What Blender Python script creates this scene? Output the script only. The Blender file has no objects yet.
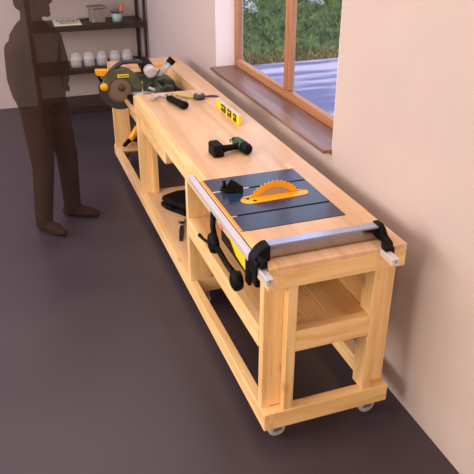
import bpy, bmesh, math, random
from mathutils import Vector, Matrix, noise
random.seed(7)
S = bpy.context.scene
C = S.collection
PI = math.pi

# ------------------------------------------------------------------ camera
cd = bpy.data.cameras.new('camera'); cam = bpy.data.objects.new('camera', cd); C.objects.link(cam)
fw = Vector((0.29644, 0.83264, -0.46779)); rt = Vector((0.94206, -0.33543, -6e-05)); up = rt.cross(fw)
M = Matrix((rt, up, -fw)).transposed().to_4x4(); M.translation = Vector((-0.7231, -1.71698, 1.92104))
cam.matrix_world = M
cd.sensor_width = 36; cd.lens = 645.985 * 36 / 474; cd.clip_start = .02; cd.clip_end = 200
S.camera = cam
# ------------------------------------------------------------------ world, lights, exposure
w = bpy.data.worlds.new('sky'); S.world = w; w.use_nodes = True
wn = w.node_tree.nodes; wl = w.node_tree.links; wn.clear()
wo = wn.new('ShaderNodeOutputWorld'); bg = wn.new('ShaderNodeBackground')
bg.inputs[0].default_value = (.74, .77, 1.0, 1); bg.inputs[1].default_value = 1.75
wl.new(bg.outputs[0], wo.inputs[0])
S.view_settings.view_transform = 'Standard'; S.view_settings.look = 'None'
S.view_settings.gamma = 1; S.view_settings.use_curve_mapping = False
S.view_settings.exposure = 0.0

def area(name, loc, target, sx, sy, power, col):
    l = bpy.data.lights.new(name, 'AREA'); l.shape = 'RECTANGLE'; l.size = sx; l.size_y = sy
    l.energy = power; l.color = col
    o = bpy.data.objects.new(name, l); C.objects.link(o); o.location = loc
    o.rotation_euler = (Vector(target) - Vector(loc)).to_track_quat('-Z', 'Y').to_euler()
    return o
area('left_daylight_key', (-3.3, 0.6, 1.65), (0.2, 1.0, .5), 3.4, 1.8, 150, (1.0, .89, .78))  # unseen soft key from the left; the left wall has no window
area('ceiling_fill_light', (-.5, 1.8, 2.52), (-.5, 1.8, 0), 2.0, 4.6, 40, (1.0, .86, .82))  # added overhead fill, no lamp fixture hangs here
area('front_fill_light', (-.6, -2.9, 1.15), (.3, 0, .4), 2.8, 1.8, 46, (1.0, .80, .62))  # added warm fill from behind the camera, no window there
area('far_left_cool_light', (-3.4, 3.9, 1.5), (-1.0, 3.2, .2), 1.6, 1.4, 60, (.66, .68, 1.0))  # unseen cool light added to turn the far floor bluish

# ------------------------------------------------------------------ materials
def mat(name, col, rough=.5, metal=0., **k):
    m = bpy.data.materials.new(name); m.use_nodes = True
    b = m.node_tree.nodes['Principled BSDF']
    b.inputs['Base Color'].default_value = (*col, 1); b.inputs['Roughness'].default_value = rough
    b.inputs['Metallic'].default_value = metal
    for n, v_ in k.items(): b.inputs[n.replace('_', ' ')].default_value = v_
    return m
def noisy(name, c1, c2, scale=(6, 6, 6), detail=4, rough=.5, bump=0., metal=0., lo=.35, hi=.65, rvar=0.):
    m = mat(name, c1, rough, metal); nt = m.node_tree; b = nt.nodes['Principled BSDF']
    tc = nt.nodes.new('ShaderNodeTexCoord'); mp = nt.nodes.new('ShaderNodeMapping'); mp.inputs['Scale'].default_value = scale
    nz = nt.nodes.new('ShaderNodeTexNoise'); nz.inputs['Scale'].default_value = 1; nz.inputs['Detail'].default_value = detail
    cr = nt.nodes.new('ShaderNodeValToRGB'); cr.color_ramp.elements[0].position = lo; cr.color_ramp.elements[1].position = hi
    cr.color_ramp.elements[0].color = (*c1, 1); cr.color_ramp.elements[1].color = (*c2, 1)
    L = nt.links.new
    L(tc.outputs['Object'], mp.inputs[0]); L(mp.outputs[0], nz.inputs['Vector']); L(nz.outputs['Fac'], cr.inputs[0]); L(cr.outputs[0], b.inputs['Base Color'])
    if bump:
        bp = nt.nodes.new('ShaderNodeBump'); bp.inputs['Strength'].default_value = bump; bp.inputs['Distance'].default_value = .002
        L(nz.outputs['Fac'], bp.inputs['Height']); L(bp.outputs[0], b.inputs['Normal'])
    if rvar:
        mr = nt.nodes.new('ShaderNodeMapRange'); mr.inputs['To Min'].default_value = rough - rvar; mr.inputs['To Max'].default_value = rough + rvar
        L(nz.outputs['Fac'], mr.inputs['Value']); L(mr.outputs[0], b.inputs['Roughness'])
    return m
def wood(name, axis, light, mid, dark, rough=.5, knots=True, ring=26.):
    """softwood: long noise streaks, growth lines and the odd knot"""
    m = mat(name, mid, rough); nt = m.node_tree; b = nt.nodes['Principled BSDF']; L = nt.links.new
    N = nt.nodes.new
    tc = N('ShaderNodeTexCoord'); mp = N('ShaderNodeMapping')
    sc = [ring, ring, ring]; sc[axis] = ring * .07; mp.inputs['Scale'].default_value = sc
    L(tc.outputs['Object'], mp.inputs[0])
    n1 = N('ShaderNodeTexNoise'); n1.inputs['Scale'].default_value = 1; n1.inputs['Detail'].default_value = 5; n1.inputs['Distortion'].default_value = .8
    L(mp.outputs[0], n1.inputs['Vector'])
    cr = N('ShaderNodeValToRGB'); e = cr.color_ramp.elements
    e[0].position = .3; e[0].color = (*light, 1); e[1].position = .74; e[1].color = (*dark, 1)
    k = e.new(.5); k.color = (*mid, 1)
    L(n1.outputs['Fac'], cr.inputs[0])
    out = cr.outputs[0]
    # wavy cathedral lines
    mp2 = N('ShaderNodeMapping'); s2 = [9., 9., 9.]; s2[axis] = 1.1; mp2.inputs['Scale'].default_value = s2; L(tc.outputs['Object'], mp2.inputs[0])
    n2 = N('ShaderNodeTexNoise'); n2.inputs['Scale'].default_value = 1; n2.inputs['Detail'].default_value = 1.5; L(mp2.outputs[0], n2.inputs['Vector'])
    mu = N('ShaderNodeMath'); mu.operation = 'MULTIPLY'; mu.inputs[1].default_value = 70; L(n2.outputs['Fac'], mu.inputs[0])
    sn = N('ShaderNodeMath'); sn.operation = 'SINE'; L(mu.outputs[0], sn.inputs[0])
    mr = N('ShaderNodeMapRange'); mr.inputs['From Min'].default_value = .2; mr.inputs['From Max'].default_value = 1; mr.inputs['To Max'].default_value = .16; L(sn.outputs[0], mr.inputs['Value'])
    mx = N('ShaderNodeMix'); mx.data_type = 'RGBA'; L(mr.outputs[0], mx.inputs[0]); L(out, mx.inputs[6]); mx.inputs[7].default_value = (*dark, 1)
    out = mx.outputs[2]
    if knots:
        vo = N('ShaderNodeTexVoronoi'); mp3 = N('ShaderNodeMapping'); s3 = [7., 7., 7.]; s3[axis] = 3.2; mp3.inputs['Scale'].default_value = s3
        L(tc.outputs['Object'], mp3.inputs[0]); L(mp3.outputs[0], vo.inputs['Vector']); vo.inputs['Scale'].default_value = 1
        r3 = N('ShaderNodeMapRange'); r3.inputs['From Min'].default_value = .04; r3.inputs['From Max'].default_value = .13; r3.inputs['To Min'].default_value = .55; r3.inputs['To Max'].default_value = 0
        L(vo.outputs['Distance'], r3.inputs['Value'])
        m2 = N('ShaderNodeMix'); m2.data_type = 'RGBA'; L(r3.outputs[0], m2.inputs[0]); L(out, m2.inputs[6]); m2.inputs[7].default_value = (dark[0] * .5, dark[1] * .42, dark[2] * .35, 1)
        out = m2.outputs[2]
    L(out, b.inputs['Base Color'])
    bp = N('ShaderNodeBump'); bp.inputs['Strength'].default_value = .12; bp.inputs['Distance'].default_value = .001
    L(n1.outputs['Fac'], bp.inputs['Height']); L(bp.outputs[0], b.inputs['Normal'])
    return m
PL, PM, PD = (.90, .65, .34), (.86, .56, .255), (.70, .39, .14)
WX = wood('pine_x', 0, PL, PM, PD, .45); WY = wood('pine_y', 1, PL, PM, PD, .45); WZ = wood('pine_z', 2, PL, PM, PD, .45)
PLY = wood('plywood', 1, (.78, .53, .33), (.72, .455, .26), (.58, .33, .17), .30, knots=False, ring=14.)
PLYS = wood('plywood_shelf', 1, (.82, .51, .25), (.74, .42, .18), (.54, .27, .09), .4, ring=16.)
FRAMEW = wood('frame_wood', 2, (.50, .24, .11), (.41, .18, .08), (.27, .10, .04), .4, knots=False, ring=20.)
FRAMEY = wood('frame_wood_y', 1, (.50, .24, .11), (.41, .18, .08), (.27, .10, .04), .4, knots=False, ring=20.)
SILLW = wood('sill_wood', 1, (.27, .15, .115), (.20, .10, .075), (.12, .05, .035), .36, knots=False, ring=16.)
DARKW = noisy('dark_shelf_wood', (.016, .006, .005), (.030, .012, .008), (30, 3, 30), rough=.45)
WALL = noisy('wall_paint', (.51, .415, .385), (.54, .44, .405), (2.5, 2.5, 2.5), rough=.85, bump=.02)
REV = mat('lit_reveal_white', (.86, .80, .82), .8)  # whiter than the wall: window light on the reveal put into the colour
FLOOR = noisy('polished_floor', (.037, .027, .038), (.050, .036, .047), (1.3, 2.2, 1.0), detail=6, rough=.40, bump=.02, lo=.3, hi=.7, rvar=.06)
CEIL = mat('ceiling_paint', (.8, .76, .72), .9)
ALU = noisy('brushed_aluminium', (.70, .66, .70), (.78, .74, .78), (60, 2, 60), rough=.38, metal=.55)
FENCE = mat('fence_aluminium', (.36, .35, .42), .17, 1.)
STEEL = noisy('steel', (.42, .38, .37), (.55, .50, .49), (30, 30, 30), rough=.32, metal=.8)
BLACK = noisy('black_plastic', (.004, .0035, .004), (.008, .007, .007), (40, 40, 40), rough=.5)
RUBBER = mat('black_rubber', (.006, .005, .005), .6)
for m_ in (BLACK, RUBBER): m_.node_tree.nodes['Principled BSDF'].inputs['Specular IOR Level'].default_value = .10
SLATE = noisy('slate_blue_cast_table', (.018, .034, .080), (.024, .044, .10), (12, 12, 12), rough=.20, rvar=.03)
SLOT = mat('slot_black', (.004, .004, .005), .7)
ORANGE = noisy('orange_paint', (.92, .40, .004), (.96, .45, .008), (20, 20, 20), rough=.35)
EDGEO = mat('orange_edge', (.85, .30, .008), .45)
YELLOW = noisy('yellow_paint', (.88, .60, .01), (.95, .68, .02), (20, 20, 20), rough=.35)
TAN = mat('tan_blade_plate', (.50, .33, .24), .4, .2)
OLIVE = noisy('olive_housing', (.075, .078, .040), (.11, .11, .06), (20, 20, 20), rough=.4)
GREENB = noisy('dark_green_plastic', (.022, .035, .020), (.045, .065, .036), (25, 25, 25), rough=.4)
GREEND = noisy('bright_dark_green', (.006, .060, .022), (.012, .10, .04), (30, 30, 30), rough=.35)
PURPLEG = mat('grey_violet_guard', (.040, .030, .042), .4)
GREYL = noisy('light_grey_cap', (.50, .46, .45), (.62, .58, .56), (20, 20, 20), rough=.4)
RED = mat('red_label', (.55, .02, .02), .4)
CREAM = mat('cream_paper', (.90, .86, .70), .6)
INK = mat('dark_olive_ink', (.10, .09, .05), .6)
MINT = mat('mint_glaze', (.27, .42, .36), .3)
LEAF = mat('dusky_leaf', (.09, .065, .07), .6)
CORAL = mat('coral_orange', (.70, .16, .06), .5)
TIN = noisy('tin_contents', (.20, .16, .155), (.33, .28, .27), (60, 60, 60), rough=.5, metal=.3)
def glassy(name, tint, t=.6, rough=.08):
    m = bpy.data.materials.new(name); m.use_nodes = True; nt = m.node_tree; nt.nodes.clear()
    o = nt.nodes.new('ShaderNodeOutputMaterial'); a = nt.nodes.new('ShaderNodeBsdfTransparent'); a.inputs[0].default_value = (1, 1, 1, 1)
    g = nt.nodes.new('ShaderNodeBsdfPrincipled'); g.inputs['Base Color'].default_value = (*tint, 1); g.inputs['Roughness'].default_value = rough
    mx = nt.nodes.new('ShaderNodeMixShader'); mx.inputs[0].default_value = 1 - t
    nt.links.new(a.outputs[0], mx.inputs[1]); nt.links.new(g.outputs[0], mx.inputs[2]); nt.links.new(mx.outputs[0], o.inputs[0])
    return m
JAR = glassy('jar_glass', (.95, .93, .92), .80)
PANE = glassy('window_pane_glass', (.55, .55, .55), .97, .03)
CASTP = glassy('caster_wheel_plastic', (.60, .58, .57), .35, .2)
VISOR = glassy('clear_guard', (.30, .24, .20), .55)
def veil(name, col, t):
    m = bpy.data.materials.new(name); m.use_nodes = True; nt = m.node_tree; nt.nodes.clear()
    o = nt.nodes.new('ShaderNodeOutputMaterial'); a = nt.nodes.new('ShaderNodeBsdfTransparent')
    g = nt.nodes.new('ShaderNodeBsdfDiffuse'); g.inputs[0].default_value = (*col, 1)
    mx = nt.nodes.new('ShaderNodeMixShader'); mx.inputs[0].default_value = 1 - t
    nt.links.new(a.outputs[0], mx.inputs[1]); nt.links.new(g.outputs[0], mx.inputs[2]); nt.links.new(mx.outputs[0], o.inputs[0])
    return m
PERSON = veil('translucent_brown', (.044, .023, .016), .34)

# ------------------------------------------------------------------ mesh helpers
class MB:
    def __init__(s): s.bm = bmesh.new()
    def box(s, x0, x1, y0, y1, z0, z1, bev=.0, mtx=None, seg=1):
        r = bmesh.ops.create_cube(s.bm, size=1)
        vs = r['verts']
        bmesh.ops.scale(s.bm, vec=(x1 - x0, y1 - y0, z1 - z0), verts=vs)
        bmesh.ops.translate(s.bm, vec=((x0 + x1) / 2, (y0 + y1) / 2, (z0 + z1) / 2), verts=vs)
        if bev:
            ed = list({e for v_ in vs for e in v_.link_edges})
            g = bmesh.ops.bevel(s.bm, geom=ed, offset=bev, segments=seg, affect='EDGES', profile=.5)
            vs = list({v_ for f in g['faces'] for v_ in f.verts} | {v_ for v_ in vs if v_.is_valid})
        if mtx: bmesh.ops.transform(s.bm, matrix=mtx, verts=vs)
        return s
    def prism(s, pts, axis, a, b, bev=0., mtx=None):
        """outline pts in the plane normal to axis, swept from a to b"""
        def co(p, t):
            return {0: (t, p[0], p[1]), 1: (p[0], t, p[1]), 2: (p[0], p[1], t)}[axis]
        lo = [s.bm.verts.new(co(p, a)) for p in pts]; hi = [s.bm.verts.new(co(p, b)) for p in pts]
        fs = [s.bm.faces.new(lo), s.bm.faces.new(hi[::-1])]
        n = len(pts)
        for i in range(n): fs.append(s.bm.faces.new((lo[i], hi[i], hi[(i + 1) % n], lo[(i + 1) % n])))
        bmesh.ops.recalc_face_normals(s.bm, faces=fs)
        vs = lo + hi
        if bev:
            ed = list({e for f in fs for e in f.edges})
            g = bmesh.ops.bevel(s.bm, geom=ed, offset=bev, segments=1, affect='EDGES', profile=.5)
            vs = list({v_ for f in g['faces'] for v_ in f.verts} | {v_ for v_ in vs if v_.is_valid})
        if mtx: bmesh.ops.transform(s.bm, matrix=mtx, verts=vs)
        return s
    def rings(s, path, radii, seg=16, cap=True, flat=1.):
        """swept tube through points with a radius at each"""
        P_ = [Vector(p) for p in path]; n = len(P_); prev = None; R = []
        for i, p in enumerate(P_):
            d = (P_[min(i + 1, n - 1)] - P_[max(i - 1, 0)]).normalized()
            u = Vector((0, 0, 1)) if prev is None else prev
            if abs(d.dot(u)) > .98: u = Vector((1, 0, 0)) if abs(d.x) < .9 else Vector((0, 1, 0))
            a = (u - d * u.dot(d)).normalized(); b = d.cross(a); prev = a
            r = radii[i] if hasattr(radii, '__len__') else radii
            R.append([s.bm.verts.new(p + a * math.cos(t) * r + b * math.sin(t) * r * flat) for t in [2 * PI * k / seg for k in range(seg)]])
        for i in range(n - 1):
            for k in range(seg):
                f = s.bm.faces.new((R[i][k], R[i][(k + 1) % seg], R[i + 1][(k + 1) % seg], R[i + 1][k])); f.smooth = True
        if cap:
            s.bm.faces.new(R[0][::-1]); s.bm.faces.new(R[-1])
        return s
    def lathe(s, prof, loc, axis='z', seg=24):
        """profile of (radius, height) turned about an axis through loc"""
        rings = []
        for r, h in prof:
            ring = []
            for k in range(seg):
                t = 2 * PI * k / seg; a, b = max(r, 1e-5) * math.cos(t), max(r, 1e-5) * math.sin(t)
                v_ = {'z': (a, b, h), 'y': (a, h, -b), 'x': (h, a, b)}[axis]
                ring.append(s.bm.verts.new(Vector(loc) + Vector(v_)))
            rings.append(ring)
        for i in range(len(rings) - 1):
            for k in range(seg):
                f = s.bm.faces.new((rings[i][k], rings[i][(k + 1) % seg], rings[i + 1][(k + 1) % seg], rings[i + 1][k])); f.smooth = True
        if prof[0][0] > 1e-4: s.bm.faces.new(rings[0][::-1])
        if prof[-1][0] > 1e-4: s.bm.faces.new(rings[-1])
        return s
    def ball(s, c, r, seg=14):
        rr = r if hasattr(r, '__len__') else (r, r, r)
        g = bmesh.ops.create_uvsphere(s.bm, u_segments=seg, v_segments=max(8, seg // 2 + 2), radius=1)
        bmesh.ops.scale(s.bm, vec=rr, verts=g['verts']); bmesh.ops.translate(s.bm, vec=c, verts=g['verts'])
        for v_ in g['verts']:
            for f in v_.link_faces: f.smooth = True
        return s
    def build(s, name, m, parent=None, loc=None):
        me = bpy.data.meshes.new(name)
        bmesh.ops.recalc_face_normals(s.bm, faces=s.bm.faces[:])
        s.bm.to_mesh(me); s.bm.free(); me.materials.append(m)
        o = bpy.data.objects.new(name, me); C.objects.link(o)
        if parent: o.parent = parent
        if loc: o.location = loc
        return o
def tag(o, label=None, cat=None, group=None, kind=None):
    if label: o['label'] = label
    if cat: o['category'] = cat
    if group: o['group'] = group
    if kind: o['kind'] = kind
    return o
def thing(name, label, cat, loc=(0, 0, 0), rotz=0, group=None):
    o = bpy.data.objects.new(name, None); C.objects.link(o); o.location = loc; o.rotation_euler = (0, 0, rotz); o.empty_display_size = .05
    return tag(o, label, cat, group)
def struct(name, mb, m): return tag(mb.build(name, m), kind='structure')
def circ(cx, cy, r, a0=0., a1=2 * PI, n=24, ry=None):
    ry = ry or r
    return [(cx + r * math.cos(a0 + (a1 - a0) * i / n), cy + ry * math.sin(a0 + (a1 - a0) * i / n)) for i in range(n + (abs(a1 - a0) < 2 * PI - .01))]

# ------------------------------------------------------------------ the setting
XW, YB, H = .645, 5.123, .815
X0, Y0, ZC = -3.6, -3.2, 2.6
WT = .20                                   # wall thickness
SZ, YN, YF, ZT = .876, .812, 2.56, 2.15    # window opening
struct('floor', MB().box(X0 - .1, XW + WT, Y0 - .1, YB + .1, -.1, 0), FLOOR)
struct('ceiling', MB().box(X0 - .1, XW + WT, Y0 - .1, YB + .1, ZC, ZC + .1), CEIL)
wr = MB()
wr.box(XW, XW + WT, Y0, YN, 0, ZC); wr.box(XW, XW + WT, YF, YB, 0, ZC)
wr.box(XW, XW + WT, YN, YF, 0, SZ - .026); wr.box(XW, XW + WT, YN, YF, ZT, ZC)
struct('wall_right', wr, WALL)
struct('wall_back', MB().box(X0, XW + WT, YB, YB + .1, 0, ZC), WALL)
struct('wall_front', MB().box(X0, XW + WT, Y0 - .1, Y0, 0, ZC), WALL)
struct('wall_left', MB().box(X0 - .1, X0, Y0, YB, 0, ZC), WALL)

# window: sill, frame, mullion, panes
win = thing('window_1', None, None); win['kind'] = 'structure'
MB().box(.602, .79, YN + .002, YF - .002, SZ - .018, SZ, .002).build('window_sill', SILLW, win)
MB().box(XW + .001, .781, YF - .004, YF - .0005, SZ + .0005, ZT).build('lit_reveal_face', REV, win)  # thin added skin that carries the window-lit white, also on the near side
MB().box(XW + .001, .781, YN + .0005, YN + .004, SZ + .0005, ZT).build('lit_reveal_face', REV, win)
FX0, FX1 = .782, .820
fb = SZ; ft = ZT
MB().box(FX0, FX1, YF - .050, YF - .004, fb, ft, .004).build('frame_stile', FRAMEW, win)
MB().box(FX0, FX1, YN + .004, YN + .050, fb, ft, .004).build('frame_stile', FRAMEW, win)
MB().box(FX0, FX1, YN + .048, YF - .048, fb, fb + .048, .004).build('frame_rail', FRAMEY, win)
MB().box(FX0, FX1, YN + .06, YF - .06, ft - .06, ft, .004).build('frame_rail', FRAMEY, win)
YM = 1.675
MB().box(FX0, FX1, YM - .036, YM + .036, fb + .05, ft - .05, .004).build('mullion', FRAMEW, win)
for a, b in ((YN + .048, YM - .034), (YM + .034, YF - .048)):
    MB().box(.800, .804, a, b, fb + .046, ft - .05).build('pane', PANE, win)

# outdoors: terrace paving, grass bank, hedge
PAVE = noisy('lilac_paving_shadow_stripes', (.11, .12, .30), (.60, .52, .64), (.7, 3.4, 1), detail=2.5, rough=.5, lo=.42, hi=.60)  # grey-lilac tiles; the noise paints tree-shadow stripes into their colour
nt = PAVE.node_tree; b = nt.nodes['Principled BSDF']; br = nt.nodes.new('ShaderNodeTexBrick'); tcp = nt.nodes.new('ShaderNodeTexCoord')
br.inputs['Scale'].default_value = 1.; br.inputs['Mortar Size'].default_value = .006; br.inputs['Brick Width'].default_value = .9; br.inputs['Row Height'].default_value = .6; br.offset = 0
br.inputs['Color1'].default_value = (1, 1, 1, 1); br.inputs['Color2'].default_value = (.9, .9, .94, 1); br.inputs['Mortar'].default_value = (.72, .72, .78, 1)
mm = nt.nodes.new('ShaderNodeMix'); mm.data_type = 'RGBA'; mm.blend_type = 'MULTIPLY'; mm.inputs[0].default_value = 1
src = b.inputs['Base Color'].links[0].from_socket
nt.links.new(tcp.outputs['Object'], br.inputs['Vector']); nt.links.new(src, mm.inputs[6]); nt.links.new(br.outputs[0], mm.inputs[7]); nt.links.new(mm.outputs[2], b.inputs['Base Color'])
struct('terrace', MB().box(XW + WT + .002, 9, -3, 6.12, -.12, -.01), PAVE)
GRASS = noisy('meadow_grass', (.030, .075, .016), (.10, .18, .04), (3.5, 7, 9), detail=7, rough=.8, lo=.35, hi=.62)
bm = bmesh.new(); nx, ny = 44, 40; V = []
for j in range(ny + 1):
    row = []
    for i in range(nx + 1):
        x = .7 + i * .3; y = 6.10 + j * .22
        z = -.03 + (j * .22) * .30 + .10 * noise.noise(Vector((x * 1.1, y * 1.1, 0))) * min(1, j / 4)
        row.append(bm.verts.new((x, y, z)))
    V.append(row)
for j in range(ny):
    for i in range(nx):
        f = bm.faces.new((V[j][i], V[j][i + 1], V[j + 1][i + 1], V[j + 1][i])); f.smooth = True
q = MB(); q.bm.free(); q.bm = bm
bank = struct('grass_bank', q, GRASS)
def blades(n, seed, y0, y1, hmin, hmax, fade):
    rnd = random.Random(seed); bm = bmesh.new()
    for k in range(n):
        y = y0 + (y1 - y0) * rnd.random() ** fade; x = .9 + rnd.random() * (1.2 + (y - 2) * .75)
        z = -.03 + max(0, y - 6.1) * .30 + .10 * noise.noise(Vector((x * 1.1, y * 1.1, 0))) * min(1, max(0, y - 6.1) / .88) - .01
        h = rnd.uniform(hmin, hmax); a = rnd.random() * PI; l = rnd.uniform(-1.1, 1.1) * h; wd = rnd.uniform(.010, .026)
        c, s_ = math.cos(a), math.sin(a)
        p = [Vector((x - c * wd, y - s_ * wd, z)), Vector((x + c * wd, y + s_ * wd, z)), Vector((x + l * .4 + c * wd * .6, y + s_ * wd * .6, z + h * .6)), Vector((x + l, y, z + h)), Vector((x + l * .4 - c * wd * .6, y - s_ * wd * .6, z + h * .6))]
        bm.faces.new([bm.verts.new(v_) for v_ in p])
    m = MB(); m.bm.free(); m.bm = bm; return m
G1 = noisy('grass_blades', (.016, .060, .004), (.20, .34, .05), (5, 8, 9), detail=6, lo=.4, hi=.62, rough=.7)
G2 = noisy('dry_grass_blades', (.16, .15, .03), (.42, .34, .10), (4, 5, 6), rough=.7)
tag(blades(17000, 3, 6.16, 13, .06, .15, .8).build('meadow_grass', G1), 'green meadow grass growing up the bank beyond the terrace', 'grass', kind='stuff')
tag(blades(1500, 5, 6.10, 6.40, .05, .12, 1.3).build('dry_grass', G2), 'brownish dry grass fringe along the far edge of the terrace', 'grass', kind='stuff')
BLOS = noisy('pale_blossom', (.55, .60, .55), (.85, .85, .85), (20, 20, 20), rough=.8)
def shrub(cx, cy, r, n, seed, label):
    rnd = random.Random(seed); t = thing('flowering_shrub', label, 'shrub', (cx, cy, max(0, (cy - 6.1)) * .30), 0, 'pale flowering shrubs on the bank')
    for nm, m_, cnt, sz in (('foliage', G1, n // 2, .035), ('blossom', BLOS, n, .028)):
        bm = bmesh.new()
        for k in range(cnt):
            d = Vector((rnd.gauss(0, 1), rnd.gauss(0, 1), rnd.gauss(0, 1))).normalized() * r * rnd.uniform(.55, 1)
            d.z = abs(d.z) * .9; a = Vector((rnd.gauss(0, 1), rnd.gauss(0, 1), rnd.gauss(0, 1))).normalized(); b_ = a.orthogonal().normalized()
            s_ = sz * rnd.uniform(.5, 1)
            bm.faces.new([bm.verts.new(d + a * s_), bm.verts.new(d + b_ * s_ * .6), bm.verts.new(d - a * s_), bm.verts.new(d - b_ * s_ * .6)])
        m = MB(); m.bm.free(); m.bm = bm; m.build(nm, m_, t)
    MB().rings([(0, 0, -.05), (.02, 0, r * .3), (0, .03, r * .7)], [.03, .02, .01], 7).build('stem', G2, t)
shrub(2.66, 7.52, .20, 1500, 1, 'pale blossoming shrub seen through the far left window pane, high on the bank')
shrub(3.86, 7.60, .12, 700, 2, 'small pale blossoming shrub seen through the near right window pane')

# ------------------------------------------------------------------ workbench
W, L = .539, 3.235
ZB, ZBT = .0825, .163                     # base frame
FA = .724                                 # underside of the top frame
E1, E2 = .0012, .0012
wb = thing('workbench', 'long light pine workbench on casters running along the right wall, with shelves below', 'workbench')
def bx(name, m, *a, bev=.0015, par=None): return MB().box(*a, bev).build(name, m, par or wb)
T2 = .038; D = .089
SY0, SY1, SX0, SX1 = .284, .796, .0, .441      # cut-out of the table saw
MY = 2.253; NY = 3.02; NX = .409               # mitre saw well
# tabletop sheets (0.8 mm proud of the frame); the saw drops into the gap
bx('tabletop', PLY, T2, W, .0, SY0 - .001, H - .018, H)
bx('tabletop', PLY, SX1 + .001, W, SY0 - .001, SY1 + .001, H - .018, H, bev=0)
bx('tabletop', PLY, T2, W, SY1 + .001, MY, H - .018, H)
bx('tabletop', PLY, NX, W, MY, NY, H - .018, H, bev=0)
bx('tabletop', PLY, 0, W, NY, L, H - .018, H)
# aprons
bx('side_apron', WY, 0, T2, 0, MY, FA, H)
bx('side_apron', WY, W - T2, W, T2, L - T2, FA, H - .018)
bx('end_apron', WX, T2, W, 0, T2, FA, H - .018)
bx('end_apron', WX, 0, W, L - T2, L, FA, H - .018)
bx('well_apron', WX, T2, NX, MY - T2, MY, FA, H - .018)
bx('well_apron', WY, NX, NX + .018, MY, NY, .70, H - .018)
bx('well_apron', WX, 0, NX, NY, NY + .018, .70, H - .018)
bx('saw_platform', PLYS, 0, NX, MY + .0, NY, .682, .70)
bx('platform_rail', WX, .03, .085, 1.60, 2.60, .590, .681, bev=.008)
bx('groove_inlay', WX, .424, .452, .80, .86, H - .001, H + .0006, bev=.0003)
bx('end_ledge', PLYS, T2, W - T2, 3.06, L - T2 - .001, ZBT - .014, ZBT - .001)
# base frame
bx('base_rail', WY, 0, T2, 0, L + .01, ZB, ZBT)
bx('base_rail', WY, W - T2, W, .046, L + .01, ZB, ZBT)
bx('base_rail', WX, T2, W, 0, .0455, ZB, ZBT)
bx('base_rail', WX, T2, W - T2, L - T2, L + .01, ZB, ZBT)
bx('base_crosspiece', WX, T2, W - T2, 1.035, 1.073, ZB, ZBT)
bx('base_crosspiece', WX, T2, W - T2, 2.205, 2.243, ZB, ZBT - .012)
bx('lower_shelf', PLY, T2, W - T2, 1.075, 2.243, ZBT - .012, ZBT)
# posts: each corner is a wide board with a second board set against it
for k, (yf, yo) in enumerate(((.045, 0.006), (1.035, 1.035), (2.205, 2.187), (3.17, 3.17))):
    top = FA if k < 3 else H - .02
    top_b = FA
    for s in (0, 1):
        xa0, xa1 = (.0045, .080) if s == 0 else (W - .080, W - .0045)
        xb0, xb1 = (.080, .118) if s == 0 else (W - .118, W - .080)
        if k == 3: xa0, xa1 = (.0045, .089) if s == 0 else (W - .089, W - .0045)
        if k == 3: xb0, xb1 = (.089, .127) if s == 0 else (W - .127, W - .089)
        bx('post', WZ, xa0, xa1, yf, yf + T2, ZBT, .682 if (k == 3 and s == 0) else top_b)
        y1 = yf + T2
        bx('post_brace', WZ, xb0, xb1, yo, y1 if k in (0, 2) else yo + .06, ZBT, .682 if (k == 3 and s == 0) else top_b)
# upper shelf in the near bay
SH0, SH = .432, .523
bx('shelf_rail', WY, .001, T2, .083, 1.035, SH0, SH)
bx('shelf_rail', WX, .118, W - .118, .008, .046, SH0, SH)
bx('shelf_rail', WY, W - T2 - .001, W - .001, .083, 1.035, SH0, SH)
bx('upper_shelf', PLYS, T2, .275, .047, 1.034, SH - .012, SH - .0005, bev=.0018)
bx('upper_shelf', PLYS, .2765, .430, .047, 1.034, SH - .012, SH - .0005, bev=.0018)
bx('back_panel', PLYS, .431, .445, .084, 1.034, SH - .012, FA)
bx('divider_panel', PLY, .118, .421, 1.055, 1.067, SH - .012, FA)
bx('divider_panel', PLY, .118, .421, 1.055, 1.067, ZBT, SH0 + .02)
# casters
for (x, y) in ((.072, .050), (W - .062, .050), (.072, 1.04), (W - .062, 1.04), (.072, 2.20), (W - .062, 2.20), (.072, 3.17), (W - .062, 3.17)):
    c = MB(); c.box(x - .028, x + .028, y - .028, y + .028, ZB - .005, ZB - .0005); c.lathe([(.016, ZB - .012), (.018, ZB - .005)], (x, y, 0)); c.box(x - .018, x + .018, y - .018, y - .015, .032, ZB - .010); c.box(x - .018, x + .018, y + .015, y + .018, .032, ZB - .010)
    co = c.build('caster', STEEL, wb)
    MB().lathe([(.010, -.013), (.032, -.013), (.0365, -.009), (.0365, .009), (.032, .013), (.010, .013)], (x, y, .0365), 'y', 28).build('wheel', CASTP, co)

# ------------------------------------------------------------------ table saw
ts = thing('table_saw', 'slate blue table saw sunk into the near end of the bench with an orange blade', 'table saw', (0.22, .54, SH))
def tb(name, mb, m, par=None):
    o = mb.build(name, m, par or ts)
    if par is None: o.location = (-.22, -.54, -SH)
    return o
ZS = H + .002
c = MB()
yt = [(SY0, .409), (.421, .650), (.662, SY1)]
for a, b in yt: c.box(.013, .440, a, b, H - .014, ZS, .001)
tb('saw_table', c, SLATE)
tb('miter_slot', MB().box(.013, .440, .408, .422, H - .022, H - .007), SLOT)
tb('miter_slot', MB().box(.013, .440, .649, .663, H - .022, H - .007), SLOT)
tb('edge_strip', MB().box(.0005, .0125, SY0, SY1 - .003, H + .0003, H + .003, .0005), EDGEO)
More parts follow.
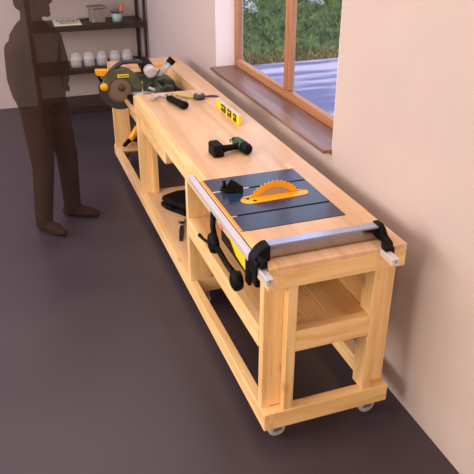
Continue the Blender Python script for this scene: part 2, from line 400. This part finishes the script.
# throat plate
pl = circ(.135, .533, .040, PI / 2, 3 * PI / 2, 12, .037) + circ(.362, .535, .034, -PI / 2, PI / 2, 12, .030)
o = tb('throat_plate', MB().prism(pl, 2, ZS, ZS + .003, .0008), ORANGE)
for (x, y) in ((.128, .543), (.150, .518)): 
    MB().lathe([(.0085, ZS + .0028), (.0085, ZS + .0036)], (x, y, 0), seg=16).build('finger_hole', SLOT, o)
MB().box(.10, .39, .5505, .5545, ZS + .0029, ZS + .0034).build('blade_slit', SLOT, o)
# blade: toothed ring and tan plate, standing in the slit
cz = ZS + .064 - .132; bxc = .250
tooth = []
for i in range(44):
    a = 2 * PI * i / 44; tooth += [(bxc + .123 * math.cos(a), cz + .123 * math.sin(a)), (bxc + .133 * math.cos(a + .02), cz + .133 * math.sin(a + .02)), (bxc + .130 * math.cos(a + .075), cz + .130 * math.sin(a + .075))]
sb = tb('saw_blade', MB().prism(tooth, 1, .551, .554), ORANGE)
MB().prism(circ(bxc, cz, .104, n=48), 1, .5497, .5552).build('blade_plate', TAN, sb)
# rails
c = MB(); c.box(-.031, -.004, -.062, .886, H - .027, H - .018, .001); c.box(-.031, -.0195, -.062, .886, H - .018, H - .006, .001); c.box(-.016, -.004, -.062, .886, H - .018, H - .006, .001); c.box(-.029, -.006, -.062, .886, H - .006, H - .002, .001)
tb('front_rail', c, ALU)
tb('rail_mount', MB().box(-.0045, .0, .15, .80, H - .020, H - .008), RUBBER)
c = MB(); c.box(.424, .452, -.088, -.0005, H - .025, H - .017, .001); c.box(.424, .435, -.088, -.0005, H - .017, H - .006); c.box(.441, .452, -.088, -.0005, H - .017, H - .006); c.box(.424, .452, -.088, -.0005, H - .006, H + .001, .001)
tb('rear_rail', c, ALU)
# rip fence across the near end
fe = tb('rip_fence', MB().box(.026, .453, .060, .104, H + .004, .866, .003), FENCE)
MB().box(.0265, .4525, .064, .100, .8655, .8672).build('fence_top_glare', mat('pale_blue_glare', (.45, .52, .72), .22, .6), fe)  # pale blue strip paints the sky glare along the fence top
c = MB()
c.prism([(-.038, .792), (-.036, .828), (-.014, .858), (.008, .872), (.026, .874), (.026, .8155), (-.001, .8155), (-.001, .817), (-.0315, .817), (-.0315, .783)], 1, .046, .100, .003)
c.prism([(-.040, .772), (-.038, .825), (-.032, .835), (-.0315, .768)], 1, .015, .085, .002)
c.prism([(-.030, .817), (-.022, .845), (-.002, .845), (-.002, .817)], 1, .000, .050, .003)
MB.build(c, 'fence_clamp', BLACK, fe)
c = MB()
c.prism([(.106, .872), (.070, .874), (.050, .866), (.030, .845), (.004, .838), (-.006, .834), (-.010, .8175), (.106, .8175)], 0, .452, .474, .002)
c.prism([(-.001, .8175), (.01, .835), (-.03, .828), (-.036, .800), (-.034, .786), (-.001, .786)], 0, .430, .466, .002)
MB.build(c, 'fence_clamp', BLACK, fe)
# body below the top
body = tb('saw_body', MB().prism([(.085, SH), (.085, .60), (.060, .70), (.022, H - .025), (.43, H - .025), (.40, .62), (.38, SH)], 1, .33, .77, .004, ), BLACK)
MB().box(.004, .012, .42, .53, .715, H - .030, .003).build('yellow_panel', YELLOW, body)
pz = MB(); pz.prism([(.17, .690), (.31, .700), (.40, .745), (.46, .745), (.46, .775), (.17, .775)], 0, -.006, .004, .002); pz.build('yellow_panel', YELLOW, body)
MB().box(-.0085, -.005, .455, .50, .745, .768).build('red_label', RED, body)
MB().rings([(-.012, .575, .77), (-.014, .575, .70), (-.016, .53, .655)], .012, 8).build('bracket_arm', BLACK, body)
hw = MB(); hw.lathe([(.0, -.050), (.022, -.050), (.040, -.044), (.045, -.034), (.045, -.020), (.036, -.014), (.0, -.014)], (0, .52, .655), 'x', 24); hw.rings([(-.045, .52, .655), (-.056, .575, .650), (-.060, .62, .648)], [.006, .006, .009], 8); hw.build('height_wheel', BLACK, body)
MB().rings([(-.028, .47, .655), (-.028, .36, .645), (-.028, .25, .650)], [.013, .012, .013], 8).build('locking_bar', BLACK, body)
MB().lathe([(.0, -.058), (.024, -.058), (.038, -.050), (.040, -.036), (.034, -.020), (.0, -.016)], (0, .215, .652), 'x', 24).build('locking_knob', BLACK, body)
MB().box(-.014, .0, .15, .19, .66, .79, .004).build('bracket_arm', BLACK, body)

# miter gauge in the far slot
mg = thing('miter_gauge', 'black miter gauge with a bar sitting in the far slot of the saw table', 'miter gauge', (.10, .656, ZS))
MB().box(-.085, .075, -.0045, .0045, -.002, .001).build('guide_bar', ALU, mg)
MB().prism(circ(-.012, .004, .036, PI * .5, PI * 1.5, 12, .038) + [(.02, -.034), (.02, .042)], 2, .0015, .012, .001).build('gauge_head', BLACK, mg)
MB().prism([(-.045, .012), (-.02, .016), (-.005, .055), (.006, .058), (.052, .030), (.052, .0015), (-.045, .0015)], 1, -.030, -.020, .0015, Matrix.Rotation(-.55, 4, 'Z')).build('gauge_fence', BLACK, mg)
MB().lathe([(.010, .012), (.008, .020), (.0065, .036), (.010, .040), (.0, .044)], (-.032, .010, 0), seg=14).build('lock_knob', BLACK, mg)

# ------------------------------------------------------------------ tools on the bench
ZH = H + .0006
# cordless drill lying on its side
dr = thing('cordless_drill', 'black and green cordless drill lying on its side in the middle of the bench', 'drill', (.226, 1.082, ZH), math.radians(3)); dr.scale = (.82, .82, .82)
MB().prism([(-.108, -.050), (-.050, -.058), (-.040, -.05), (-.040, .045), (-.055, .056), (-.095, .056), (-.108, .045)], 2, .0, .076, .009).build('battery', BLACK, dr)
MB().rings([(-.045, -.004, .032), (-.01, -.002, .034), (.03, .0, .034), (.075, .006, .034)], [.026, .020, .018, .024], 14).build('grip', BLACK, dr)
MB().prism([(.012, .022), (.022, .034), (.040, .030), (.036, .018)], 2, .024, .042, .002).build('trigger', GREEND, dr)
MB().rings([(.100, -.085, .034), (.098, -.07, .034), (.097, -.045, .034), (.096, -.02, .034)], [.022, .032, .034, .033], 18).build('motor_housing', BLACK, dr)
MB().rings([(.096, -.022, .034), (.092, .05, .034), (.092, .085, .034), (.091, .092, .034)], [.034, .034, .030, .022], 18).build('gear_housing', GREEND, dr)
MB().rings([(.091, .090, .034), (.090, .105, .034), (.0895, .128, .034), (.0895, .132, .034)], [.019, .020, .014, .008], 14).build('chuck', BLACK, dr)
c = MB(); c.rings([(.060, .095, .030)] + [(.078 - .020 * math.cos(a), .105 + .026 * math.sin(a), .034) for a in [PI * i / 8 for i in range(9)]], .0035, 6); c.build('belt_hook', RUBBER, dr)

# spirit level on edge
sl = thing('spirit_level', 'short yellow spirit level standing on edge near the window side of the bench', 'spirit level', (.4255, 1.66, ZH), math.radians(1))
lv = MB(); lv.box(-.010, .010, -.192, .192, .0, .005, .001); lv.box(-.010, .010, -.192, .192, .046, .051, .001)
for a, b in ((-.192, -.150), (-.105, -.07), (-.012, .024), (.092, .192)): lv.box(-.006, .006, a, b, .005, .046)
lv.build('level_frame', YELLOW, sl)
MB().box(-.0102, .0102, -.190, .190, .0508, .0522).build('top_rail', GREYL, sl)
for a, b in ((-.150, -.105), (-.07, -.012), (.024, .092)):
    o = MB().box(-.0103, .0055, a + .001, b - .001, .0052, .0458).build('vial_window', mat('vial_backing', (.05, .03, .01), .5), sl)
    MB().rings([(-.008, a + .008, .03), (-.008, b - .008, .03)], .006, 10).build('vial', mat('vial_fluid', (.45, .42, .03), .2), o)

# tape measure with blade pulled out
tp = thing('tape_measure', 'dark round tape measure with its yellow tape pulled out and a wrist strap', 'tape measure', (.368, 2.035, ZH), math.radians(0))
MB().lathe([(.0, 0), (.030, 0), (.036, .005), (.037, .016), (.036, .026), (.028, .032), (.0, .032)], (0, 0, 0), seg=28).build('case', mat('tape_case', (.045, .035, .035), .4), tp)
MB().lathe([(.0, .0318), (.015, .0318), (.013, .0345), (.0, .035)], (0, 0, 0), seg=20).build('hub', GREYL, tp)
c = MB(); c.prism([(-.030, .018), (-.028, .026), (-.108, .125), (-.126, .108), (-.044, .004)], 2, .010, .013); c.box(-.125, -.108, .110, .126, .0, .014); c.build('tape', mat('tape_yellow', (.55, .52, .03), .4), tp)
MB().rings([(.034, .012, .01), (.058, .022, .006), (.085, .020, .006), (.108, .002, .006), (.118, -.012, .006)], [.004, .006, .007, .007, .005], 8).build('wrist_strap', mat('strap_brown', (.10, .055, .06), .6), tp)

# hammer
hm = thing('claw_hammer', 'claw hammer with a short black handle at the far left corner of the bench', 'hammer', (.150, 2.045, ZH), 0); hm.scale = (1.08, .92, 1.08)
c = MB()
c.rings([(-.075, .048, .010), (-.05, .062, .016), (-.02, .058, .021), (.0, .045, .023), (.02, .030, .023)], [.003, .008, .012, .015, .014], 12, flat=.7)
c.rings([(-.075, .020, .010), (-.05, .038, .016), (-.02, .048, .021), (.0, .045, .023)], [.003, .008, .012, .012], 12, flat=.7)
c.rings([(.015, .035, .023), (.03, .026, .023), (.032, .024, .023), (.050, .013, .023)], [.012, .012, .018, .018], 14)
c.build('hammer_head', STEEL, hm)
MB().rings([(.006, .042, .022), (.02, .0, .020), (.026, -.02, .018)], .008, 10).build('shaft', STEEL, hm)
MB().rings([(.022, -.005, .022), (.028, -.03, .0225), (.045, -.11, .0225), (.062, -.19, .0225), (.068, -.215, .0225), (.070, -.225, .0225)], [.013, .019, .018, .021, .021, .010], 14, flat=1.2).build('handle', RUBBER, hm)

# loose screws
scr = None
SL = 'loose grey screw in the small scatter between the hammer and the tape measure'
for i, (x, y, a, lb) in enumerate(((.222, 2.03, .3, 'grey screw closest to the hammer head, at the left end of the scatter'), (.240, 2.065, 1.4, SL), (.252, 2.015, -.5, SL), (.268, 2.075, .1, SL), (.282, 2.035, 1.0, SL),
                            (.296, 2.088, -.9, 'grey screw closest to the tape measure, at the right end of the scatter'), (.262, 1.985, .7, 'grey screw of the scatter lying nearest the camera, beside the black hammer handle'), (.232, 2.10, 2.1, 'grey screw of the scatter lying farthest back, below the yellow tape end'))):
    if scr is None:
        scr = thing('wood_screw', lb, 'screw', (x, y, ZH + .003), a, 'loose screws beside the hammer')
        MB().rings([(-.020, 0, 0), (-.012, 0, 0), (.018, 0, 0)], [.0004, .0019, .0021], 8).build('shank', STEEL, scr)
        MB().lathe([(.0021, .016), (.0042, .0205), (.0042, .0215), (.0, .022)], (0, 0, .0), 'x', 12).build('screw_head', STEEL, scr)
    else:
        n = scr.copy(); C.objects.link(n); n.location = (x, y, ZH + .003); n.rotation_euler = (0, 0, a); n['label'] = lb
        for ch in list(scr.children):
            k = ch.copy(); C.objects.link(k); k.parent = n

# ------------------------------------------------------------------ things on the lower shelf
ZL = ZBT + .0006
cs = thing('tool_case', 'black plastic tool case lying on the lower shelf behind the middle post', 'tool case', (.225, 1.89, ZL), math.radians(0))
MB().prism([(-.150, .09), (-.135, .02), (-.03, -.150), (.20, -.150), (.22, .12), (-.04, .14)], 2, .0, .030, .005).build('case_base', BLACK, cs)
MB().prism([(-.146, .088), (-.132, .02), (-.028, -.146), (.198, -.146), (.216, .117), (-.038, .136)], 2, .031, .074, .014).build('case_lid', BLACK, cs)
for p, q_ in (((-.120, -.008), (-.102, -.037)), ((-.066, -.094), (-.048, -.123))):
    MB().prism([p, q_, (q_[0] - .008, q_[1] - .005), (p[0] - .008, p[1] - .005)], 2, .018, .046, .001).build('latch', RUBBER, cs)
wrn = thing('adjustable_wrench', 'dark metal adjustable wrench lying on the lower shelf in front of the black case', 'wrench', (.105, 1.585, ZL), math.radians(-17))
MB().prism([(-.010, -.12), (.010, -.12), (.014, .0), (.010, .07), (-.010, .07), (-.014, .0)], 2, .0, .010, .002).build('wrench_handle', mat('dark_steel', (.06, .06, .08), .35, .7), wrn)
MB().prism([(-.012, .065), (.012, .065), (.028, .09), (.028, .135), (.012, .14), (.010, .11), (-.008, .108), (-.012, .125), (-.024, .12), (-.026, .09)], 2, .0, .016, .002).build('jaw', STEEL, wrn)
MB().lathe([(.007, -.012), (.009, -.010), (.009, .010), (.007, .012)], (.0, .083, .014), 'x', 12).build('adjuster', BLACK, wrn)

# yellow tool resting on the far end rail
jt = thing('cordless_driver', 'yellow and black cordless driver resting on the far end rail under the miter saw', 'cordless driver', (.135, 3.125, ZBT + .0125), math.radians(0))
MB().rings([(-.082, -.02, .006), (-.070, -.015, .018), (-.015, -.0, .055)], [.012, .017, .017], 10).build('nose', BLACK, jt)
MB().rings([(-.022, -.0, .050), (-.005, .0, .070), (.040, .0, .135), (.055, .0, .155)], [.020, .026, .026, .018], 12).build('motor_housing', ORANGE, jt)
MB().rings([(-.02, .0, .06), (.04, .0, .030), (.085, .0, .018)], [.018, .017, .019], 10).build('grip', BLACK, jt)
MB().box(.07, .14, -.03, .03, -.0115, .035, .006).build('battery', BLACK, jt)

# ------------------------------------------------------------------ miter saw (blade plane across the bench)
ms = thing('miter_saw', 'miter saw with orange handle and round blade guard in the recess at the far end', 'miter saw', (0.15, 2.62, .70))
def mp_(name, mb, m, par=None):
    o = mb.build(name, m, par or ms)
    if par is None: o.location = (-.15, -2.62, -.70)
    return o
YS = 2.62
mp_('saw_base', MB().prism([(.045, 2.36), (.36, 2.36), (.40, 2.44), (.40, 2.80), (.36, 2.88), (.045, 2.88), (.02, 2.80), (.02, 2.44)], 2, .7005, .728, .006), BLACK)
mp_('turntable', MB().lathe([(.13, .728), (.15, .732), (.15, .742), (.0, .744)], (.20, YS, 0), seg=36), ALU)
mp_('workpiece_fence', MB().box(.20, .225, 2.36, 2.56, .742, .815, .003), GREENB)
mp_('workpiece_fence', MB().box(.20, .225, 2.68, 2.88, .742, .815, .003), GREENB)
mp_('miter_arm', MB().box(-.05, .08, YS + .015, YS + .055, .708, .738, .006), BLACK)
bl = mp_('blade', MB().lathe([(.0, -.002), (.118, -.002), (.118, .002), (.0, .002)], (-.015, YS - .01, .775), 'y', 40), TAN)
bl.data.materials.clear(); bl.data.materials.append(mat('dim_blade', (.16, .12, .09), .4, .6))
lower = circ(-.018, .775, .143, -PI * 1.12, PI * .02, 30) + circ(-.018, .775, .080, PI * .02, -PI * 1.12, 30)[::1]
mp_('lower_guard', MB().prism(lower, 1, YS - .030, YS + .012, .001), PURPLEG)
mp_('guard_window', MB().lathe([(.0, -.034), (.060, -.034), (.088, -.031), (.088, -.020), (.0, -.020)], (-.018, YS, .765), 'y', 40), mat('brown_guard_disc', (.21, .145, .095), .3))
o = mp_('arbor_cover', MB().lathe([(.0, -.040), (.014, -.040), (.022, -.034), (.024, -.028), (.0, -.028)], (-.010, YS - .006, .780), 'y', 24), mat('brown_hub', (.10, .035, .015), .4))
upper = circ(-.010, .775, .134, PI * 1.02, PI * .10, 26) + [(.14, .79), (.14, .76), (.085, .765)] + circ(-.018, .768, .080, PI * .02, PI * 1.02, 20)
ug = mp_('upper_guard', MB().prism(upper, 1, YS - .045, YS + .025, .004), OLIVE)
MB().box(-.035, .040, YS - .0475, YS - .044, .850, .872, .001).build('yellow_nameplate', YELLOW, ug)
MB().box(-.028, .033, YS - .0485, YS - .047, .857, .864).build('name_stripe', OLIVE, ug)
mp_('neck_housing', MB().prism([(.05, .74), (.15, .74), (.17, .80), (.23, .82), (.23, .87), (.12, .86), (.06, .86)], 1, YS - .04, YS + .04, .008), GREENB)
mp_('yellow_stripe', MB().box(.124, .131, YS - .043, YS - .0395, .735, .815), YELLOW)
mp_('carry_handle', MB().rings([(-.115, YS - .03, .850), (-.075, YS - .03, .895), (-.03, YS - .02, .925), (.01, YS, .940), (.07, YS, .940), (.125, YS, .936), (.155, YS, .915)], [.010, .014, .017, .016, .013, .014, .016], 12), PURPLEG)
mp_('trigger_handle', MB().prism([(-.168, .868), (-.172, .908), (-.11, .905), (-.05, .898), (-.045, .875), (-.09, .862), (-.12, .858)], 1, YS - .02, YS + .02, .006), ORANGE)
mp_('lever_knob', MB().lathe([(.0, -.045), (.018, -.043), (.026, -.032), (.026, -.018), (.018, -.010), (.0, -.008)], (-.130, YS - .03, .800), 'y', 24).rings([(-.130, YS - .05, .800), (-.10, YS - .03, .80)], .008, 8), ORANGE)
mp_('handle_strut', MB().rings([(-.155, YS, .868), (-.145, YS, .84), (-.12, YS, .82)], .009, 8), BLACK)
mo = mp_('motor', MB().rings([(.175, YS + .09, .905), (.175, YS - .03, .890), (.178, YS - .045, .888)], [.044, .046, .042], 24), BLACK)
MB().rings([(.178, YS - .044, .888), (.182, YS - .095, .882), (.183, YS - .105, .880)], [.040, .040, .030], 24).build('motor_cap', GREYL, mo)
mp_('slide_arm', MB().rings([(.225, YS, .800), (.345, YS, .915)], .016, 12), GREYL)
mp_('slide_arm', MB().rings([(.225, YS + .05, .800), (.345, YS + .05, .915)], .012, 12), STEEL)
mp_('slide_cap', MB().rings([(.335, YS, .906), (.362, YS, .932)], [.021, .023], 14).rings([(.335, YS + .05, .906), (.362, YS + .05, .932)], [.016, .018], 14), BLACK)
mp_('pivot_housing', MB().prism([(.15, .742), (.33, .742), (.36, .77), (.34, .815), (.27, .835), (.20, .82), (.16, .80)], 1, YS - .06, YS + .07, .010), GREENB)
mp_('bevel_lever', MB().rings([(.16, YS - .09, .78), (.20, YS - .10, .765), (.235, YS - .11, .745)], [.009, .010, .008], 10), GREYL)
mp_('bevel_knob', MB().lathe([(.0, -.11), (.024, -.11), (.030, -.10), (.028, -.065), (.0, -.06)], (.255, YS, .775), 'y', 20), BLACK)
mp_('clamp_block', MB().prism([(.23, .744), (.30, .744), (.32, .79), (.27, .80), (.235, .78)], 1, YS - .16, YS - .07, .005), GREENB)
mp_('side_clamp', MB().box(.325, .385, 2.42, 2.52, .729, .76, .006), BLACK)
mp_('side_clamp', MB().box(.10, .16, 2.38, 2.46, .729, .765, .006), BLACK)

# ------------------------------------------------------------------ dark shelf unit on the back wall
sx0, sx1, sy0, sy1 = -.462, .628, 4.694, 5.105
su = thing('shelf_unit', 'dark brown open shelf unit with thin uprights against the back wall', 'shelf unit', (.08, 4.9, 0))
for x in (sx0, sx1 - .026):
    for y in (sy0, sy1 - .03):
        o = MB().box(x, x + .026, y, y + .03, 0, 2.1, .002).build('upright', DARKW, su); o.location = (-.08, -4.9, 0)
for z0, z1 in ((.0, .070), (.388, .435), (.789, .837), (1.22, 1.267), (1.65, 1.697), (2.05, 2.097)):
    x1_ = sx1 - .028; 
    o = MB().box(sx0 + .028, x1_, sy0 + .002, sy1 - .002, max(z0, .001), z1, .002).build('shelf', DARKW, su); o.location = (-.08, -4.9, 0)
def jar(x, y, z, label):
    t = thing('glass_jar', label, 'jar', (x, y, z), 0, 'glass jars on the middle shelf')
    MB().lathe([(.0, .002), (.048, .002), (.054, .008), (.056, .06), (.052, .095), (.040, .108), (.040, .118), (.037, .118), (.037, .108), (.048, .094), (.052, .06), (.050, .012), (.0, .006)], (0, 0, 0), seg=28).build('jar_body', JAR, t)
    MB().lathe([(.0, .136), (.036, .136), (.041, .132), (.041, .114), (.037, .112), (.0, .112)], (0, 0, 0), seg=24).build('jar_lid', JAR, t)
    MB().lathe([(.0, .0065), (.046, .0065), (.048, .04), (.044, .058), (.0, .062)], (0, 0, 0), seg=20).build('jar_filling', glassy('pale_filling', (.70, .64, .62), .86, .6), t)
names = ['glass jar first from the left on the middle shelf, next to the standing person', 'glass jar second from the left in the row of five on the middle shelf', 'middle jar in the row of five glass jars on the middle shelf', 'glass jar fourth from the left, above the end of the orange saw handle', 'rightmost glass jar of the row, partly hidden by the far end of the bench']
for i in range(5): jar((-.065, .06, .185, .315, .435)[i], 4.80, .4355, names[i])
cj = thing('storage_canister', 'square grey canister with a wide lid on the upper shelf', 'canister', (.182, 4.84, .8375), math.radians(10))
MB().box(-.066, .066, -.060, .060, .0, .128, .010, seg=2).build('canister_body', TIN, cj)
MB().box(-.078, .078, -.070, .070, .129, .152, .007, seg=2).build('canister_lid', noisy('tin_lid', (.22, .18, .175), (.36, .30, .29), (40, 40, 40), rough=.35, metal=.5), cj)
cp = thing('mint_cup', 'mint green cup holding dusky leaves and an orange stick on the upper shelf', 'cup', (.375, 4.82, .8375))
MB().lathe([(.0, .0), (.042, .0), (.050, .006), (.056, .078), (.052, .078), (.046, .012), (.0, .010)], (0, 0, 0), seg=28).build('cup_body', MINT, cp)
c = MB()
for i in range(12):
    a = i * 2.4; r = .018 + .03 * (i % 3) / 2; c.prism([(-.010, 0), (0, -.004), (.010, 0), (.004, .03), (0, .052), (-.005, .03)], 1, -.0015, .0015, 0, Matrix.Translation((-.012 + r * math.cos(a) * .8, r * math.sin(a) * .6, .062)) @ Matrix.Rotation(a, 4, 'Z') @ Matrix.Rotation(.6, 4, 'Y'))
c.build('leaves', LEAF, cp)
c = MB(); c.rings([(.030, .0, .03), (.038, .0, .08), (.044, .0, .128)], [.010, .014, .018], 10); c.ball((.047, 0, .135), (.020, .016, .018)); c.build('orange_stick', CORAL, cp)
bk = thing('paper_leaflet', 'cream leaflet with dark scribbled lettering lying on the upper shelf', 'leaflet', (-.100, 4.91, .8375), math.radians(0))
MB().prism([(-.132, -.165), (.122, -.165), (.130, .165), (-.122, .165)], 2, .0, .006, .001).build('sheet', CREAM, bk)
c = MB(); pts = []
for i in range(60):
    t = i / 59; pts.append((-.095 + .19 * t + .012 * math.sin(t * 40), .045 + .060 * math.sin(t * 23) * (1 - .4 * t) + .025 * math.sin(t * 61), .0075))
c.rings(pts, .0026, 5); c.rings([(-.08, -.085, .0075), (-.03, -.07, .0075), (.03, -.09, .0075), (.09, -.07, .0075)], .003, 5)
c.build('lettering', INK, bk)
nt_ = thing('dark_pen', 'dark pen lying behind the cream leaflet on the upper shelf', 'pen', (.075, 5.03, .8455), math.radians(10))
MB().rings([(-.07, 0, 0), (.06, 0, 0), (.078, 0, 0)], [.007, .007, .002], 10).build('pen_body', INK, nt_)

# ------------------------------------------------------------------ standing person: one translucent brown figure
def caps(m, a, b, ra, rb, n=6, seg=14):
    a, b = Vector(a), Vector(b)
    for i in range(n + 1):
        t = i / n; m.ball(tuple(a.lerp(b, t)), ra + (rb - ra) * t, seg)
    m.rings([a, b], [ra, rb], seg)
def person():
    m = MB()
    F = Vector((.72, -.69, 0)).normalized(); LT = Vector((.69, .72, 0))   # facing, and towards the figure's left
    O = Vector((-.540, 2.28, 0)); HF = Vector((.95, -.31, 0)).normalized(); HL = Vector((.31, .95, 0)).normalized()
    def P3(s, f, z): return O + LT * s + F * f + Vector((0, 0, z))
    def ell(c, rs, rf, rz, seg=20):
        g = bmesh.ops.create_uvsphere(m.bm, u_segments=seg, v_segments=12, radius=1)
        mt = Matrix((LT * rs, F * rf, Vector((0, 0, rz)))).transposed().to_4x4(); mt.translation = P3(*c)
        bmesh.ops.transform(m.bm, matrix=mt, verts=g['verts'])
    def slab(prof, seg=28):
        R = []
        for z, s0, f0, rs, rf in prof:
            R.append([m.bm.verts.new(P3(s0 + rs * math.copysign(abs(math.cos(t)) ** .85, math.cos(t)), f0 + rf * math.sin(t), z)) for t in [2 * PI * k / seg for k in range(seg)]])
        for i in range(len(R) - 1):
            for k in range(seg): m.bm.faces.new((R[i][k], R[i][(k + 1) % seg], R[i + 1][(k + 1) % seg], R[i + 1][k]))
        m.bm.faces.new(R[0][::-1]); m.bm.faces.new(R[-1])
    # jacketed torso
    slab([(.82, 0, .0, .150, .118), (.87, 0, .0, .153, .120), (.95, 0, .0, .146, .112), (1.04, 0, .0, .148, .112), (1.13, 0, .0, .158, .118), (1.18, 0, -.005, .168, .110), (1.225, 0, -.01, .155, .095), (1.262, 0, -.012, .112, .078), (1.29, 0, -.01, .070, .066)])
    caps(m, P3(0, -.012, 1.22), P3(0, .0, 1.34), .064, .058)
    # head with face, ears and short hair, turned towards the bench
    HO = O + Vector((.012, 0, -.026))
    def hell(s_, f, z, rs, rf, rz):
        g = bmesh.ops.create_uvsphere(m.bm, u_segments=20, v_segments=12, radius=1)
        mt = Matrix((HL * rs, HF * rf, Vector((0, 0, rz)))).transposed().to_4x4(); mt.translation = HO + HL * s_ + HF * f + Vector((0, 0, z))
        bmesh.ops.transform(m.bm, matrix=mt, verts=g['verts'])
    hell(0, .012, 1.440, .070, .088, .100); hell(0, .030, 1.390, .054, .064, .058); hell(0, -.012, 1.462, .078, .098, .096); hell(0, -.062, 1.415, .050, .040, .045)
    hell(0, .100, 1.425, .012, .020, .018); hell(0, .090, 1.446, .010, .014, .028)
    hell(0, .088, 1.388, .024, .012, .008); hell(0, .086, 1.376, .020, .012, .007); hell(0, .078, 1.352, .026, .022, .018)
    for s_ in (-1, 1):
        hell(s_ * .030, .084, 1.455, .015, .010, .009); hell(s_ * .032, .084, 1.472, .020, .010, .006); hell(s_ * .074, .002, 1.432, .010, .018, .030)
    # legs
    for s, hip, knee, ank, toe in ((1, (.075, 0, .80), (.115, .030, .44), (.130, .010, .085), (.190, .175, .030)), (-1, (-.075, 0, .80), (-.095, .01, .44), (-.125, -.02, .085), (-.150, .195, .030))):
        A, K, N_, T = [P3(*p) for p in (hip, knee, ank, toe)]
        caps(m, A, K, .094, .068); caps(m, K, N_, .067, .056, 6)
        caps(m, N_ + Vector((0, 0, .0)), N_ + Vector((0, 0, .0)) + (A - A), .050, .050, 1)
        fd = (T - N_); fd.z = 0; fd.normalize()
        base = Vector((N_.x, N_.y, 0))
        for t, r, z in ((-.030, .034, .036), (-.01, .040, .045), (.02, .040, .046), (.05, .040, .040), (.085, .042, .036), (.115, .038, .030), (.14, .030, .026)):
            g = bmesh.ops.create_uvsphere(m.bm, u_segments=16, v_segments=10, radius=1)
            side = Vector((-fd.y, fd.x, 0)); mt = Matrix((fd * .045, side * r, Vector((0, 0, z)))).transposed().to_4x4(); mt.translation = base + fd * t + Vector((0, 0, z))
            bmesh.ops.transform(m.bm, matrix=mt, verts=g['verts'])
    # arms, bent a little with the hands at the jacket pockets
    for s, sh, el, wr_ in ((1, (.158, -.01, 1.165), (.230, -.02, .99), (.185, .010, .915)), (-1, (-.155, -.01, 1.150), (-.160, -.035, .99), (-.162, -.020, .895))):
        A, K, Wt = [P3(*p) for p in (sh, el, wr_)]
        caps(m, A, K, .064, .053); caps(m, K, Wt, .052, .046)
        d = (Wt - K).normalized(); ctr = Wt + d * .045
        caps(m, Wt, ctr, .030, .036, 4)
        side = F.cross(d).normalized()
        for q_, ln in ((-.024, .055), (-.008, .066), (.008, .062), (.022, .048)):
            b0 = ctr + F * q_ * .9 - LT * s * .004; k1 = b0 + d * ln * .55 + Vector((0, 0, -.006)); k2 = k1 + (Vector((0, 0, -1)) * .6 - LT * s * 1.).normalized() * ln * .5
            caps(m, b0, k1, .0095, .009, 4, 8); caps(m, k1, k2, .009, .0075, 4, 8)
        t0 = Wt + d * .02 + F * .028; t1 = t0 + (d + F * .7).normalized() * .035; caps(m, t0, t1, .011, .010, 3, 8); caps(m, t1, t1 + d * .028, .010, .008, 3, 8)
    o = m.build('person', PERSON)
    for p in o.data.polygons: p.use_smooth = True
    r = o.modifiers.new('skin', 'REMESH'); r.mode = 'VOXEL'; r.voxel_size = .007; r.use_smooth_shade = True
    sm = o.modifiers.new('soft', 'SMOOTH'); sm.factor = .5; sm.iterations = 4
    dg = bpy.context.evaluated_depsgraph_get(); me = bpy.data.meshes.new_from_object(o.evaluated_get(dg))
    old = o.data; o.modifiers.clear(); o.data = me; bpy.data.meshes.remove(old)
    if not me.materials: me.materials.append(PERSON)
    # origin at the feet, soles on the floor
    zmin = min(v_.co.z for v_ in me.vertices)
    me.transform(Matrix.Translation((-O.x, -O.y, -zmin))); o.location = (O.x, O.y, 0.0005)
    tag(o, 'translucent brown figure of a person standing with hands at pockets by the dark shelves', 'person')
    return o
person()
